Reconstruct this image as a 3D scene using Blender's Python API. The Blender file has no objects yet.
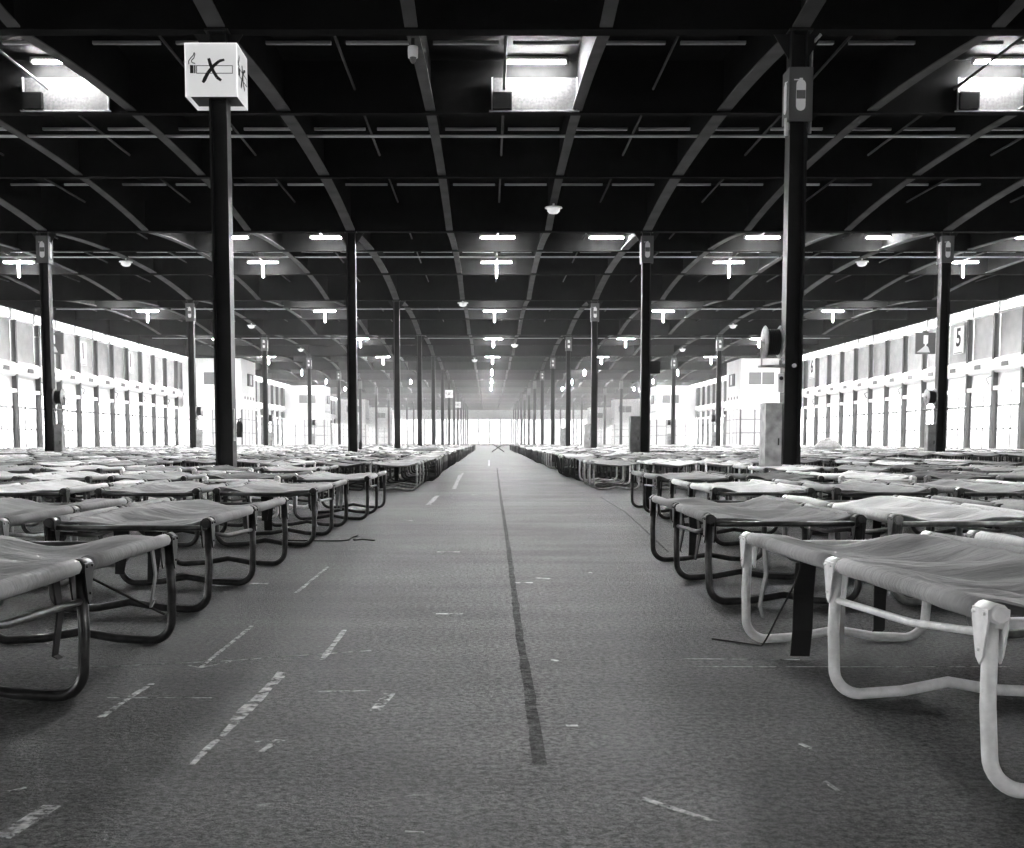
import bpy, math, random
from mathutils import Vector, Matrix
random.seed(11)
scene = bpy.context.scene

# ------------------------------------------------------------------ camera, world, exposure
H_EYE = 0.82
FPX = 1100.0                      # focal length in pixels of the 1024 px wide frame
VPX, HORIZON = 489.0, 440.0       # vanishing point of the aisle
PITCH = math.radians(4.5)
cam_d = bpy.data.cameras.new('camera')
cam = bpy.data.objects.new('camera', cam_d)
scene.collection.objects.link(cam)
cam.location = (0, 0, H_EYE)
cam.rotation_euler = (math.pi / 2 - PITCH, 0, 0)
cam_d.sensor_fit = 'HORIZONTAL'
cam_d.sensor_width = 36.0
cam_d.lens = 36.0 * FPX / 1024.0
cam_d.shift_x = (512 - VPX) / 1024.0
cam_d.shift_y = (HORIZON + FPX * math.tan(PITCH) - 424) / 1024.0
cam_d.clip_start = 0.05
cam_d.clip_end = 2000
scene.camera = cam

SKY = 1.0
world = bpy.data.worlds.new('overcast_sky')
scene.world = world
world.use_nodes = True
bg = world.node_tree.nodes['Background']
bg.inputs['Color'].default_value = (1, 1, 1, 1)
bg.inputs['Strength'].default_value = SKY

scene.view_settings.view_transform = 'Standard'
scene.view_settings.look = 'None'
scene.view_settings.gamma = 1.0
scene.view_settings.use_curve_mapping = False
scene.view_settings.exposure = 5.0
scene.cycles.max_bounces = 8
scene.cycles.diffuse_bounces = 4
scene.cycles.glossy_bounces = 3
scene.cycles.transparent_max_bounces = 16
scene.cycles.volume_bounces = 1
HAZE = 0.0036

# ------------------------------------------------------------------ layout of the hall
D = 18.0                          # column bay along the hall
U = D / FPX                       # one "pixel at one bay" in metres
PH = 0.07                         # phase of the column rows
COLX = {'outer_left': -14.8, 'inner_left': -4.59, 'inner_right': 5.25, 'outer_right': 15.2}
WL, WR = -25.1, 25.4              # side walls
Y0, Y1 = -14.0, 14.3 * D          # ends of the hall
def zu(u): return H_EYE + u * U
Z_MAIN, Z_SEC, Z_JOIST, Z_COND, Z_DECK = zu(421), zu(444), zu(473), zu(457), zu(515)

def gnd(px, py, z=0.0):           # a pixel on the floor (or on height z) as a point
    c = math.cos(PITCH); s = math.sin(PITCH)
    dx = (px - VPX) / FPX
    dv = -(py - (HORIZON + FPX * math.tan(PITCH))) / FPX
    d = Vector((dx, c + dv * s, -s + dv * c))
    t = (z - H_EYE) / d.z
    return Vector((d.x * t, d.y * t, z))

# portals at the glazed walls steer the sky's light into the hall
def portal(name, loc, rot, sx, sy):
    l = bpy.data.lights.new(name, 'AREA'); l.shape = 'RECTANGLE'; l.size = sx; l.size_y = sy
    l.cycles.is_portal = True
    o = bpy.data.objects.new(name, l); scene.collection.objects.link(o)
    o.location = loc; o.rotation_euler = rot
portal('window_portal', (WL - .45, (Y0 + Y1) / 2, 3.8), (0, -math.pi / 2, 0), 7.6, Y1 - Y0)
portal('window_portal', (WR + .45, (Y0 + Y1) / 2, 3.8), (0, math.pi / 2, 0), 7.6, Y1 - Y0)

# ------------------------------------------------------------------ materials
def mat(name, col, rough=.6, metal=0.0, noise=None, bump=None, emit=0.0, spec=.5):
    """col: grey value; noise=(scale, amount); bump=(scale, strength)"""
    m = bpy.data.materials.new(name); m.use_nodes = True
    nt = m.node_tree; b = nt.nodes['Principled BSDF']
    c = (col, col, col, 1)
    b.inputs['Base Color'].default_value = c
    b.inputs['Roughness'].default_value = rough
    b.inputs['Metallic'].default_value = metal
    b.inputs['Specular IOR Level'].default_value = spec
    if emit:
        b.inputs['Emission Color'].default_value = (1, 1, 1, 1)
        b.inputs['Emission Strength'].default_value = emit
    tc = nt.nodes.new('ShaderNodeTexCoord')
    if noise:
        n = nt.nodes.new('ShaderNodeTexNoise'); n.inputs['Scale'].default_value = noise[0]
        n.inputs['Detail'].default_value = 5
        nt.links.new(tc.outputs['Object'], n.inputs['Vector'])
        r = nt.nodes.new('ShaderNodeMapRange')
        r.inputs['From Min'].default_value = .3; r.inputs['From Max'].default_value = .7
        r.inputs['To Min'].default_value = col * (1 - noise[1]); r.inputs['To Max'].default_value = min(1, col * (1 + noise[1]))
        nt.links.new(n.outputs['Fac'], r.inputs['Value'])
        nt.links.new(r.outputs['Result'], b.inputs['Base Color'])
    if bump:
        n2 = nt.nodes.new('ShaderNodeTexNoise'); n2.inputs['Scale'].default_value = bump[0]; n2.inputs['Detail'].default_value = 6
        nt.links.new(tc.outputs['Object'], n2.inputs['Vector'])
        bp = nt.nodes.new('ShaderNodeBump'); bp.inputs['Strength'].default_value = bump[1]; bp.inputs['Distance'].default_value = .02
        nt.links.new(n2.outputs['Fac'], bp.inputs['Height'])
        nt.links.new(bp.outputs['Normal'], b.inputs['Normal'])
    return m

def emission(name, s):
    m = bpy.data.materials.new(name); m.use_nodes = True
    nt = m.node_tree; nt.nodes.clear()
    e = nt.nodes.new('ShaderNodeEmission'); e.inputs['Strength'].default_value = s
    o = nt.nodes.new('ShaderNodeOutputMaterial'); nt.links.new(e.outputs[0], o.inputs[0])
    return m

def glass(name):
    m = bpy.data.materials.new(name); m.use_nodes = True
    nt = m.node_tree; nt.nodes.clear()
    t = nt.nodes.new('ShaderNodeBsdfTransparent'); t.inputs[0].default_value = (.5, .5, .5, 1)   # panes tinted grey to pass less daylight
    g = nt.nodes.new('ShaderNodeBsdfGlossy'); g.inputs['Roughness'].default_value = .05
    mx = nt.nodes.new('ShaderNodeMixShader'); mx.inputs[0].default_value = .06
    o = nt.nodes.new('ShaderNodeOutputMaterial')
    nt.links.new(t.outputs[0], mx.inputs[1]); nt.links.new(g.outputs[0], mx.inputs[2]); nt.links.new(mx.outputs[0], o.inputs[0])
    return m

def translucent(name, col, frac):
    m = bpy.data.materials.new(name); m.use_nodes = True
    nt = m.node_tree; nt.nodes.clear()
    tc = nt.nodes.new('ShaderNodeTexCoord')
    n = nt.nodes.new('ShaderNodeTexNoise'); n.inputs['Scale'].default_value = 1.2; n.inputs['Detail'].default_value = 5
    nt.links.new(tc.outputs['Object'], n.inputs['Vector'])
    r = nt.nodes.new('ShaderNodeMapRange'); r.inputs['From Min'].default_value = .3; r.inputs['From Max'].default_value = .7
    r.inputs['To Min'].default_value = col * .85; r.inputs['To Max'].default_value = col * 1.1
    nt.links.new(n.outputs['Fac'], r.inputs['Value'])
    d = nt.nodes.new('ShaderNodeBsdfDiffuse'); t = nt.nodes.new('ShaderNodeBsdfTranslucent')
    nt.links.new(r.outputs[0], d.inputs[0]); nt.links.new(r.outputs[0], t.inputs[0])
    mx = nt.nodes.new('ShaderNodeMixShader'); mx.inputs[0].default_value = frac
    o = nt.nodes.new('ShaderNodeOutputMaterial')
    nt.links.new(d.outputs[0], mx.inputs[1]); nt.links.new(t.outputs[0], mx.inputs[2]); nt.links.new(mx.outputs[0], o.inputs[0])
    return m

def floor_material():
    m = bpy.data.materials.new('worn_asphalt'); m.use_nodes = True
    nt = m.node_tree; N = nt.nodes; L = nt.links; b = N['Principled BSDF']
    tc = N.new('ShaderNodeTexCoord')
    def noise(scale, detail, sx=1, sy=1, rough=.6):
        mp = N.new('ShaderNodeMapping'); mp.inputs['Scale'].default_value = (sx, sy, 1)
        L.new(tc.outputs['Object'], mp.inputs['Vector'])
        n = N.new('ShaderNodeTexNoise'); n.inputs['Scale'].default_value = scale
        n.inputs['Detail'].default_value = detail; n.inputs['Roughness'].default_value = rough
        L.new(mp.outputs[0], n.inputs['Vector']); return n.outputs['Fac']
    def rng(v, a, bb, c, d):
        r = N.new('ShaderNodeMapRange')
        for k, x in zip(('From Min', 'From Max', 'To Min', 'To Max'), (a, bb, c, d)): r.inputs[k].default_value = x
        L.new(v, r.inputs['Value']); return r.outputs[0]
    def mul(a, c):
        x = N.new('ShaderNodeMath'); x.operation = 'MULTIPLY'; L.new(a, x.inputs[0]); L.new(c, x.inputs[1]); return x.outputs[0]
    patches = rng(noise(.55, 5), .3, .7, .6, 1.42)
    streaks = rng(noise(1.0, 6, .35, 3.2), .3, .7, .86, 1.16)      # scuffs running across the aisle
    grit = rng(noise(48, 5, rough=.85), .41, .59, .12, 2.1)
    fine = rng(noise(260, 2), .35, .65, .6, 1.5)
    base = N.new('ShaderNodeValue'); base.outputs[0].default_value = .052
    col = mul(mul(mul(mul(base.outputs[0], patches), streaks), grit), fine)
    # pale flecks of worn paint
    fl0 = rng(noise(9, 3, .5, 1.4), .70, .74, 0, .10)
    sp = rng(noise(70, 3, rough=.6), .68, .73, 0, .12)
    sc = rng(noise(1.1, 7, .3, 5.5, .75), .6, .78, 0, .06)
    a1 = N.new('ShaderNodeMath'); L.new(fl0, a1.inputs[0]); L.new(sp, a1.inputs[1])
    a2 = N.new('ShaderNodeMath'); L.new(a1.outputs[0], a2.inputs[0]); L.new(sc, a2.inputs[1]); fl = a2.outputs[0]
    ad = N.new('ShaderNodeMath'); ad.operation = 'ADD'; L.new(col, ad.inputs[0]); L.new(fl, ad.inputs[1])
    L.new(ad.outputs[0], b.inputs['Base Color'])
    L.new(rng(streaks, .7, 1.3, .72, .55), b.inputs['Roughness'])
    b.inputs['Specular IOR Level'].default_value = .2
    bp = N.new('ShaderNodeBump'); bp.inputs['Strength'].default_value = 1.0; bp.inputs['Distance'].default_value = .02
    L.new(noise(60, 5, rough=.7), bp.inputs['Height']); L.new(bp.outputs[0], b.inputs['Normal'])
    return m

def canvas_material(name, col):
    m = bpy.data.materials.new(name); m.use_nodes = True
    nt = m.node_tree; N = nt.nodes; L = nt.links; b = N['Principled BSDF']
    tc = N.new('ShaderNodeTexCoord'); oi = N.new('ShaderNodeObjectInfo')
    n = N.new('ShaderNodeTexNoise'); n.noise_dimensions = '4D'; n.inputs['Scale'].default_value = 3.5; n.inputs['Detail'].default_value = 6
    L.new(tc.outputs['Object'], n.inputs['Vector'])
    mu = N.new('ShaderNodeMath'); mu.operation = 'MULTIPLY'; mu.inputs[1].default_value = 37; L.new(oi.outputs['Random'], mu.inputs[0]); L.new(mu.outputs[0], n.inputs['W'])
    r = N.new('ShaderNodeMapRange'); r.inputs['From Min'].default_value = .3; r.inputs['From Max'].default_value = .7
    r.inputs['To Min'].default_value = col * .78; r.inputs['To Max'].default_value = min(.95, col * 1.2)
    L.new(n.outputs['Fac'], r.inputs['Value'])
    r2 = N.new('ShaderNodeMapRange'); r2.inputs['To Min'].default_value = .8; r2.inputs['To Max'].default_value = 1.15
    L.new(oi.outputs['Random'], r2.inputs['Value'])
    m2 = N.new('ShaderNodeMath'); m2.operation = 'MULTIPLY'; L.new(r.outputs[0], m2.inputs[0]); L.new(r2.outputs[0], m2.inputs[1])
    L.new(m2.outputs[0], b.inputs['Base Color'])
    b.inputs['Roughness'].default_value = .85; b.inputs['Specular IOR Level'].default_value = .2
    mp = N.new('ShaderNodeMapping'); mp.inputs['Scale'].default_value = (3, 16, 3); L.new(tc.outputs['Object'], mp.inputs['Vector'])
    w = N.new('ShaderNodeTexNoise'); w.inputs['Scale'].default_value = 2.0; w.inputs['Detail'].default_value = 6; L.new(mp.outputs[0], w.inputs['Vector'])
    bp = N.new('ShaderNodeBump'); bp.inputs['Strength'].default_value = .4; bp.inputs['Distance'].default_value = .025
    L.new(w.outputs['Fac'], bp.inputs['Height']); L.new(bp.outputs[0], b.inputs['Normal'])
    return m

M = {
 'floor': floor_material(),
 'deck': mat('black_roof_boards', .004, .9, spec=.05, noise=(2, .4)),
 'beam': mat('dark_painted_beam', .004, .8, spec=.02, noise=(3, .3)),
 'rib': mat('lit_rib_grey', .06, .8, spec=.1, noise=(2, .25)),  # light on the rib undersides put into the grey
 'batten': mat('grey_roof_batten', .4, .6),
 'column': mat('dark_column_paint', .01, .5, spec=.2, noise=(2, .4)),
 'white': mat('white_wall_paint', .8, .7, noise=(.6, .06)),
 'duct': mat('white_duct', .9, .5, noise=(1.2, .06)),
 'pilaster': mat('dark_pilaster', .06, .6),
 'frame': mat('grey_window_frame', .2, .5),
 'panel': translucent('translucent_wall_panel', .45, .05),
 'frosted': translucent('frosted_door_glass', .7, .6),
 'glass': glass('window_glass'),
 'vent': mat('grey_vent', .12, .6),
 'dark': mat('black_rubber', .012, .7),
 'ink': mat('black_print', .01, .7),
 'signwhite': mat('glowing_sign_white', .8, .5, emit=.012),  # white with a weak glow, also on figures and globes
 'pict': mat('pale_pictogram', .85, .6),
 'signgrey': mat('grey_sign_board', .1, .6),
 'galv': mat('worn_grey_metal', .3, .5, noise=(5, .5)),
 'cab': mat('grey_cabinet', .22, .6, noise=(4, .4)),
 'steel': mat('dark_bed_tube', .06, .3, metal=.6, noise=(20, .4)),
 'steel2': mat('dull_bed_tube', .3, .32, metal=.7, noise=(20, .4)),
 'whitetube': mat('chipped_white_tube', .92, .35, noise=(30, .18)),
 'lamp': emission('fluorescent_light', 50.0),
 'lampbody': mat('white_lamp_housing', .7, .5),
 'tape': mat('worn_white_floor_tape', .5, .8, noise=(30, .4)),
 'tar': mat('dark_tar', .04, .95, spec=.03, noise=(40, .3)),
 'strap': mat('black_webbing', .012, .8),
 'rag': mat('grey_cloth', .3, .9, noise=(12, .3)),
 'canvas_mid': canvas_material('grey_canvas', .33),
 'canvas_dark': canvas_material('dark_canvas', .12),
 'canvas_pale': canvas_material('white_canvas', .75),
 'plate': mat('lamp_back_plate', .014, .6, noise=(16, 1.0)),
 'concrete': mat('far_door_grey', .5, .7),
}

def wear(m, scale, lo, hi):
    nt = m.node_tree; N = nt.nodes; L = nt.links; b = N['Principled BSDF']; out = N['Material Output']
    tc = N.new('ShaderNodeTexCoord'); n = N.new('ShaderNodeTexNoise'); n.inputs['Scale'].default_value = scale; n.inputs['Detail'].default_value = 6; n.inputs['Roughness'].default_value = .7
    L.new(tc.outputs['Object'], n.inputs['Vector'])
    r = N.new('ShaderNodeMapRange'); r.inputs['From Min'].default_value = lo; r.inputs['From Max'].default_value = hi; L.new(n.outputs['Fac'], r.inputs['Value'])
    t = N.new('ShaderNodeBsdfTransparent'); mx = N.new('ShaderNodeMixShader'); L.new(r.outputs[0], mx.inputs[0]); L.new(t.outputs[0], mx.inputs[1]); L.new(b.outputs[0], mx.inputs[2]); L.new(mx.outputs[0], out.inputs[0])
wear(M['tape'], 22, .36, .6); wear(M['tar'], 14, .2, .85)

# ------------------------------------------------------------------ mesh helpers
class MB:
    def __init__(s): s.v = []; s.f = []; s.m = []; s.sm = []
    def add(s, vs, fs, mi=0, smooth=False):
        o = len(s.v); s.v += [tuple(v) for v in vs]
        for f in fs: s.f.append([i + o for i in f]); s.m.append(mi); s.sm.append(smooth)
        return s
    def box(s, x0, x1, y0, y1, z0, z1, mi=0):
        v = [(x, y, z) for z in (z0, z1) for y in (y0, y1) for x in (x0, x1)]
        return s.add(v, [(0, 2, 3, 1), (4, 5, 7, 6), (0, 1, 5, 4), (2, 6, 7, 3), (0, 4, 6, 2), (1, 3, 7, 5)], mi)
    def tube(s, pts, r, n=8, mi=0, cap=True, closed=False):
        pts = [Vector(p) for p in pts]; k = len(pts); vs = []; up = None
        for i, p in enumerate(pts):
            a = pts[i - 1] if i else (pts[-1] if closed else p); b = pts[i + 1] if i < k - 1 else (pts[0] if closed else p)
            t = (b - a).normalized()
            if up is None:
                up = Vector((0, 0, 1)) if abs(t.z) < .9 else Vector((1, 0, 0))
            side = t.cross(up).normalized(); up = side.cross(t).normalized()
            rr = r[i] if isinstance(r, (list, tuple)) else r
            for j in range(n):
                q = 2 * math.pi * j / n
                vs.append(p + side * math.cos(q) * rr + up * math.sin(q) * rr)
        fs = []
        for i in range(k if closed else k - 1):
            i2 = (i + 1) % k
            for j in range(n):
                fs.append((i * n + j, i * n + (j + 1) % n, i2 * n + (j + 1) % n, i2 * n + j))
        s.add(vs, fs, mi, True)
        if cap and not closed:
            o = len(s.v) - len(vs)
            s.f.append([o + j for j in range(n)][::-1]); s.m.append(mi); s.sm.append(False)
            s.f.append([o + (k - 1) * n + j for j in range(n)]); s.m.append(mi); s.sm.append(False)
        return s
    def lathe(s, prof, c, n=16, mi=0, axis='z'):
        vs = []
        for r, z in prof:
            for j in range(n):
                q = 2 * math.pi * j / n; x, y = r * math.cos(q), r * math.sin(q)
                p = (x, y, z) if axis == 'z' else ((z, x, y) if axis == 'x' else (x, z, y))
                vs.append((c[0] + p[0], c[1] + p[1], c[2] + p[2]))
        fs = [(i * n + j, i * n + (j + 1) % n, (i + 1) * n + (j + 1) % n, (i + 1) * n + j) for i in range(len(prof) - 1) for j in range(n)]
        s.add(vs, fs, mi, True)
        return s
    def prism(s, poly, ax, a, b, mi=0):
        """poly: 2D points; ax 'x': poly in (y,z) extruded in x; 'y': poly in (x,z); 'z': poly in (x,y)"""
        def p(q, t): return (t, q[0], q[1]) if ax == 'x' else ((q[0], t, q[1]) if ax == 'y' else (q[0], q[1], t))
        n = len(poly); vs = [p(q, a) for q in poly] + [p(q, b) for q in poly]
        fs = [tuple(range(n))[::-1], tuple(range(n, 2 * n))] + [(i, (i + 1) % n, n + (i + 1) % n, n + i) for i in range(n)]
        return s.add(vs, fs, mi)
    def mesh(s, name, mats):
        me = bpy.data.meshes.new(name); me.from_pydata(s.v, [], s.f)
        for m in (mats if isinstance(mats, (list, tuple)) else [mats]): me.materials.append(m)
        me.polygons.foreach_set('material_index', s.m); me.polygons.foreach_set('use_smooth', s.sm)
        me.update(); return me
    def build(s, name, mats, parent=None, loc=None): return put(name, s.mesh(name, mats), parent, loc)

def put(name, me, parent=None, loc=None, rz=0):
    o = bpy.data.objects.new(name, me); scene.collection.objects.link(o)
    if parent: o.parent = parent
    if loc: o.location = loc
    if rz: o.rotation_euler = (0, 0, rz)
    return o
def empty(name, loc=(0, 0, 0), rz=0):
    o = bpy.data.objects.new(name, None); scene.collection.objects.link(o); o.location = loc; o.rotation_euler = (0, 0, rz)
    o.empty_display_size = .1; return o
def tag(o, label=None, cat=None, group=None, kind=None):
    if label: o['label'] = label
    if cat: o['category'] = cat
    if group: o['group'] = group
    if kind: o['kind'] = kind
    return o
ORD = ['zeroth', 'first', 'second', 'third', 'fourth', 'fifth', 'sixth', 'seventh', 'eighth', 'ninth', 'tenth', 'eleventh', 'twelfth',
       'thirteenth', 'fourteenth', 'fifteenth', 'sixteenth', 'seventeenth', 'eighteenth', 'nineteenth', 'twentieth', 'twenty-first',
       'twenty-second', 'twenty-third', 'twenty-fourth', 'twenty-fifth', 'twenty-sixth', 'twenty-seventh', 'twenty-eighth', 'twenty-ninth', 'thirtieth']
def text_mesh(s, size, m):
    c = bpy.data.curves.new('glyph', 'FONT'); c.body = s; c.size = size; c.extrude = .004; c.align_x = 'CENTER'; c.align_y = 'CENTER'; c.offset = size * .02
    o = bpy.data.objects.new('glyph', c); scene.collection.objects.link(o)
    dg = bpy.context.evaluated_depsgraph_get(); me = bpy.data.meshes.new_from_object(o.evaluated_get(dg)); bpy.data.objects.remove(o)
    me.materials.clear(); me.materials.append(m); return me

# ------------------------------------------------------------------ floor
fl = MB(); fl.add([(WL - 1, Y0, 0), (WR + 1, Y0, 0), (WR + 1, Y1 + 1, 0), (WL - 1, Y1 + 1, 0)], [(0, 1, 2, 3)])
fl.add([(WL - 1, Y0, -.3), (WR + 1, Y0, -.3), (WR + 1, Y1 + 1, -.3), (WL - 1, Y1 + 1, -.3)], [(3, 2, 1, 0)])
floor = fl.build('floor', M['floor']); tag(floor, kind='structure')

def strip(name, px, w, m, ragged=0.0):
    """flat strip on the floor along a list of pixels, w metres wide, 1.5 mm thick"""
    pts = [gnd(*p) for p in px]; b = MB(); n = max(2, len(pts))
    P = []
    for a, c in zip(pts[:-1], pts[1:]):
        k = max(1, int((c - a).length / .12)) if ragged else 1
        P += [a.lerp(c, i / k) for i in range(k)]
    P.append(pts[-1]); vs = []
    for i, p in enumerate(P):
        t = (P[min(i + 1, len(P) - 1)] - P[max(i - 1, 0)]).normalized(); s = Vector((-t.y, t.x, 0)) * w / 2
        j1 = 1 + ragged * random.uniform(-1, .6); j2 = 1 + ragged * random.uniform(-1, .6)
        for q in (p + s * j1, p - s * j2):
            vs += [(q.x, q.y, .0002), (q.x, q.y, .002)]
    fs = []
    for i in range(len(P) - 1):
        o = 4 * i
        fs += [(o + 1, o + 3, o + 7, o + 5), (o, o + 1, o + 5, o + 4), (o + 2, o + 6, o + 7, o + 3)]
    fs += [(0, 2, 3, 1), (4 * len(P) - 4, 4 * len(P) - 3, 4 * len(P) - 1, 4 * len(P) - 2)]
    b.add(vs, fs); return b.build(name, m, floor)
strip('tar_joint', [(497, 468), (501, 500), (508, 545), (515, 600), (520, 640), (529, 690), (536, 740), (540, 765)], .034, M['tar'], .25)
strip('tar_joint', [(600, 497), (625, 512), (650, 535), (668, 552)], .014, M['tar'], .3)
for a, w in (([(345, 630), (322, 660)], .025), ([(283, 672), (236, 721)], .04), ([(236, 722), (192, 765)], .022), ([(52, 806), (0, 838)], .045),
             ([(151, 684), (100, 718)], .022), ([(107, 698), (212, 698)], .008), ([(252, 626), (200, 668)], .016), ([(180, 664), (200, 668), (231, 662)], .008),
             ([(389, 694), (376, 711)], .035), ([(278, 740), (262, 752)], .02), ([(255, 742), (285, 741)], .008), ([(315, 692), (370, 691)], .012),
             ([(328, 567), (296, 593)], .02), ([(250, 584), (268, 584)], .05), ([(436, 614), (463, 614)], .025), ([(460, 475), (454, 489)], .07), ([(437, 496), (428, 505)], .07),
             ([(489, 460), (489, 466)], .06), ([(471, 495), (478, 495)], .07), ([(435, 552), (460, 552)], .025), ([(515, 583), (535, 583)], .04), ([(536, 578), (550, 579)], .025),
             ([(684, 659), (800, 660)], .006), ([(690, 667), (1010, 667)], .006), ([(640, 798), (672, 808), (716, 822)], .018), ([(60, 669), (230, 661), (380, 650)], .004),
             ([(586, 573), (592, 573)], .03), ([(404, 520), (412, 521)], .05), ([(463, 473), (458, 481)], .05), ([(800, 744), (812, 749)], .012), ([(820, 778), (838, 791)], .012), ([(8, 792), (26, 788)], .014),
             ([(550, 660), (558, 661)], .02), ([(566, 726), (578, 726)], .014), ([(405, 832), (424, 833)], .008)):
    strip('floor_marking', a, w, M['tape'], .45)

# ------------------------------------------------------------------ ceiling
b = MB(); b.box(WL - .6, WR + .6, Y0, Y1 + .4, Z_DECK, Z_DECK + .25)
ceiling = b.build('ceiling', M['deck']); tag(ceiling, kind='structure')
def ibeam(y, zb, zt, fw, x0=WL - .3, x1=WR + .3):
    b = MB(); ft = .035
    b.box(x0, x1, y - fw / 2, y + fw / 2, zb, zb + ft); b.box(x0, x1, y - .012, y + .012, zb + ft, zt)
    return b
main_me = ibeam(0, Z_MAIN, Z_DECK, .30).mesh('main_beam', M['beam'])
sec_me = ibeam(0, Z_SEC, Z_DECK, .20).mesh('cross_beam', M['beam'])
for k in range(-1, 15):
    y = (k + PH) * D
    if y < Y1 - 1: put('main_beam', main_me, ceiling, (0, y, 0))
    for t in (1, 2):
        yy = y + t * D / 3
        if yy < Y1 - 1: put('cross_beam', sec_me, ceiling, (0, yy, 0))
# arched ribs running along the hall, three to a bay
xs_cols = [WL, COLX['outer_left'], COLX['inner_left'], COLX['inner_right'], COLX['outer_right'], WR]
ribx = []
for a, c in zip(xs_cols[:-1], xs_cols[1:]): ribx += [a + (c - a) * t / 3 for t in range(3)]
ribx = ribx[1:]
def rib_mesh(colline):
    b = MB(); n = 18; fw = .30 if colline else .22; lo = []
    for i in range(n + 1):
        t = i / n; rise = (1 - abs(2 * t - 1) ** 2.2) * (Z_SEC - Z_MAIN + .08)
        lo.append((.16 + t * (D - .32), Z_MAIN + .03 + rise))
    for (y0, z0), (y1, z1) in zip(lo[:-1], lo[1:]):
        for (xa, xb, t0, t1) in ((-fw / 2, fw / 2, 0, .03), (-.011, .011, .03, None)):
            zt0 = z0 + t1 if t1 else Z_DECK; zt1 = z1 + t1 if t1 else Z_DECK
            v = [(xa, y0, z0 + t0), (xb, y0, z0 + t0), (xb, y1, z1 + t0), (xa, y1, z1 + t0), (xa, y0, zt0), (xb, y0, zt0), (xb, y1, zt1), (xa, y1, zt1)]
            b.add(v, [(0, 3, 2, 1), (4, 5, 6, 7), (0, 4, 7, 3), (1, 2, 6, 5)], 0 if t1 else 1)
    return b.mesh('rib_beam', [M['rib'], M['beam']])  # painted light: flanges paler as if lit, webs dark as if shaded
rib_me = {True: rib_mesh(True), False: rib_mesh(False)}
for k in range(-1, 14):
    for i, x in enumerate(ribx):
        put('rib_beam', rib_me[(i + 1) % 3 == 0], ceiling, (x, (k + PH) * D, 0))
# short battens at mid cell, the two halves of each cell; far ones joined
cells = [(xs_cols[0])] + ribx + [xs_cols[-1]]
batten_me = {}
far = MB()
for k in range(0, 14):
    for t in range(3):
        y = (k + PH) * D + (t + .5) * D / 3
        for a, c in zip(cells[:-1], cells[1:]):
            mid = (a + c) / 2; ln = (c - a) * .39
            for s in (-1, 1):
                xc = mid + s * (c - a) * .24
                vis = abs(xc) < .56 * y
                if k in (1, 2, 3) and vis:
                    key = round(ln, 2)
                    if key not in batten_me: batten_me[key] = MB().box(-ln / 2, ln / 2, -.04, .04, 0, .055).mesh('roof_batten', M['batten'])
                    put('roof_batten', batten_me[key], ceiling, (xc, y, Z_JOIST))
                elif vis or k > 3:
                    far.box(xc - ln / 2, xc + ln / 2, y - .04, y + .04, Z_JOIST, Z_JOIST + .1)
tag(far.build('far_roof_battens', M['batten'], ceiling), kind='stuff')
# pipes: one across every bay, one down the middle of every cell
for k in range(1, 10):
    y = (k + .546) * D; b = MB().tube([(WL + .3, y, Z_COND), (WR - .3, y, Z_COND)], .035, 6)
    b.build('conduit_pipe', M['batten'], ceiling)
for i in range(len(cells) - 1):
    x = (cells[i] + cells[i + 1]) / 2
    b = MB()
    for k in range(1, 11):
        y = (k + PH) * D
        b.tube([(x, y + .3, Z_JOIST - .05), (x, y + D / 3 - .4, Z_JOIST - .05)], .03, 6)
        b.tube([(x, y + D / 3 + .4, Z_JOIST - .08), (x, y + 2 * D / 3 - .9, Z_JOIST - .08)], .03, 6)
        b.tube([(x, y + 2 * D / 3 + .4, Z_JOIST - .05), (x, y + D - .9, Z_JOIST - .05)], .03, 6)
    b.build('cable_conduit', M['rib'], ceiling)

# ------------------------------------------------------------------ side walls
Z_CL1, Z_CL0 = zu(421), zu(390)            # clerestory
Z_B1, Z_B0 = zu(251), zu(205)              # white duct band
Z_L1, Z_L0 = zu(164), zu(152)              # ledge over the doors
Z_TR, Z_RAIL = zu(102), zu(33)
BAY = D / 6
BLOCKS = [4.97 * D + i * 2.483 * D for i in range(4)]
BD = .30 * D
def in_block(y, m=.4): return any(z - m < y < z + BD + m for z in BLOCKS)
def pane(b, s, X, y0, y1, z0, z1): b.box(min(X, X + s * .012), max(X, X + s * .012), y0, y1, z0, z1)
def frame_parts(b, s, X, y0, y1):
    """door frame of one bay, y0..y1; s points into the hall"""
    for yy in (y0 + .03, (y0 + y1) / 2 - .03, y1 - .09): b.box(min(X, X + s * .06), max(X, X + s * .06), yy - .02, yy + .08, 0.02, Z_L0)
    q = (y1 - y0) / 4
    for yy in (y0 + q, y0 + 3 * q): b.box(min(X, X + s * .04), max(X, X + s * .04), yy - .03, yy + .03, 0.02, Z_TR)
    for zz, t in ((0.02, .12), (Z_RAIL, .06), (Z_TR, .10)): b.box(min(X, X + s * .06), max(X, X + s * .06), y0 + .05, y1 - .05, zz, zz + t)
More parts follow.
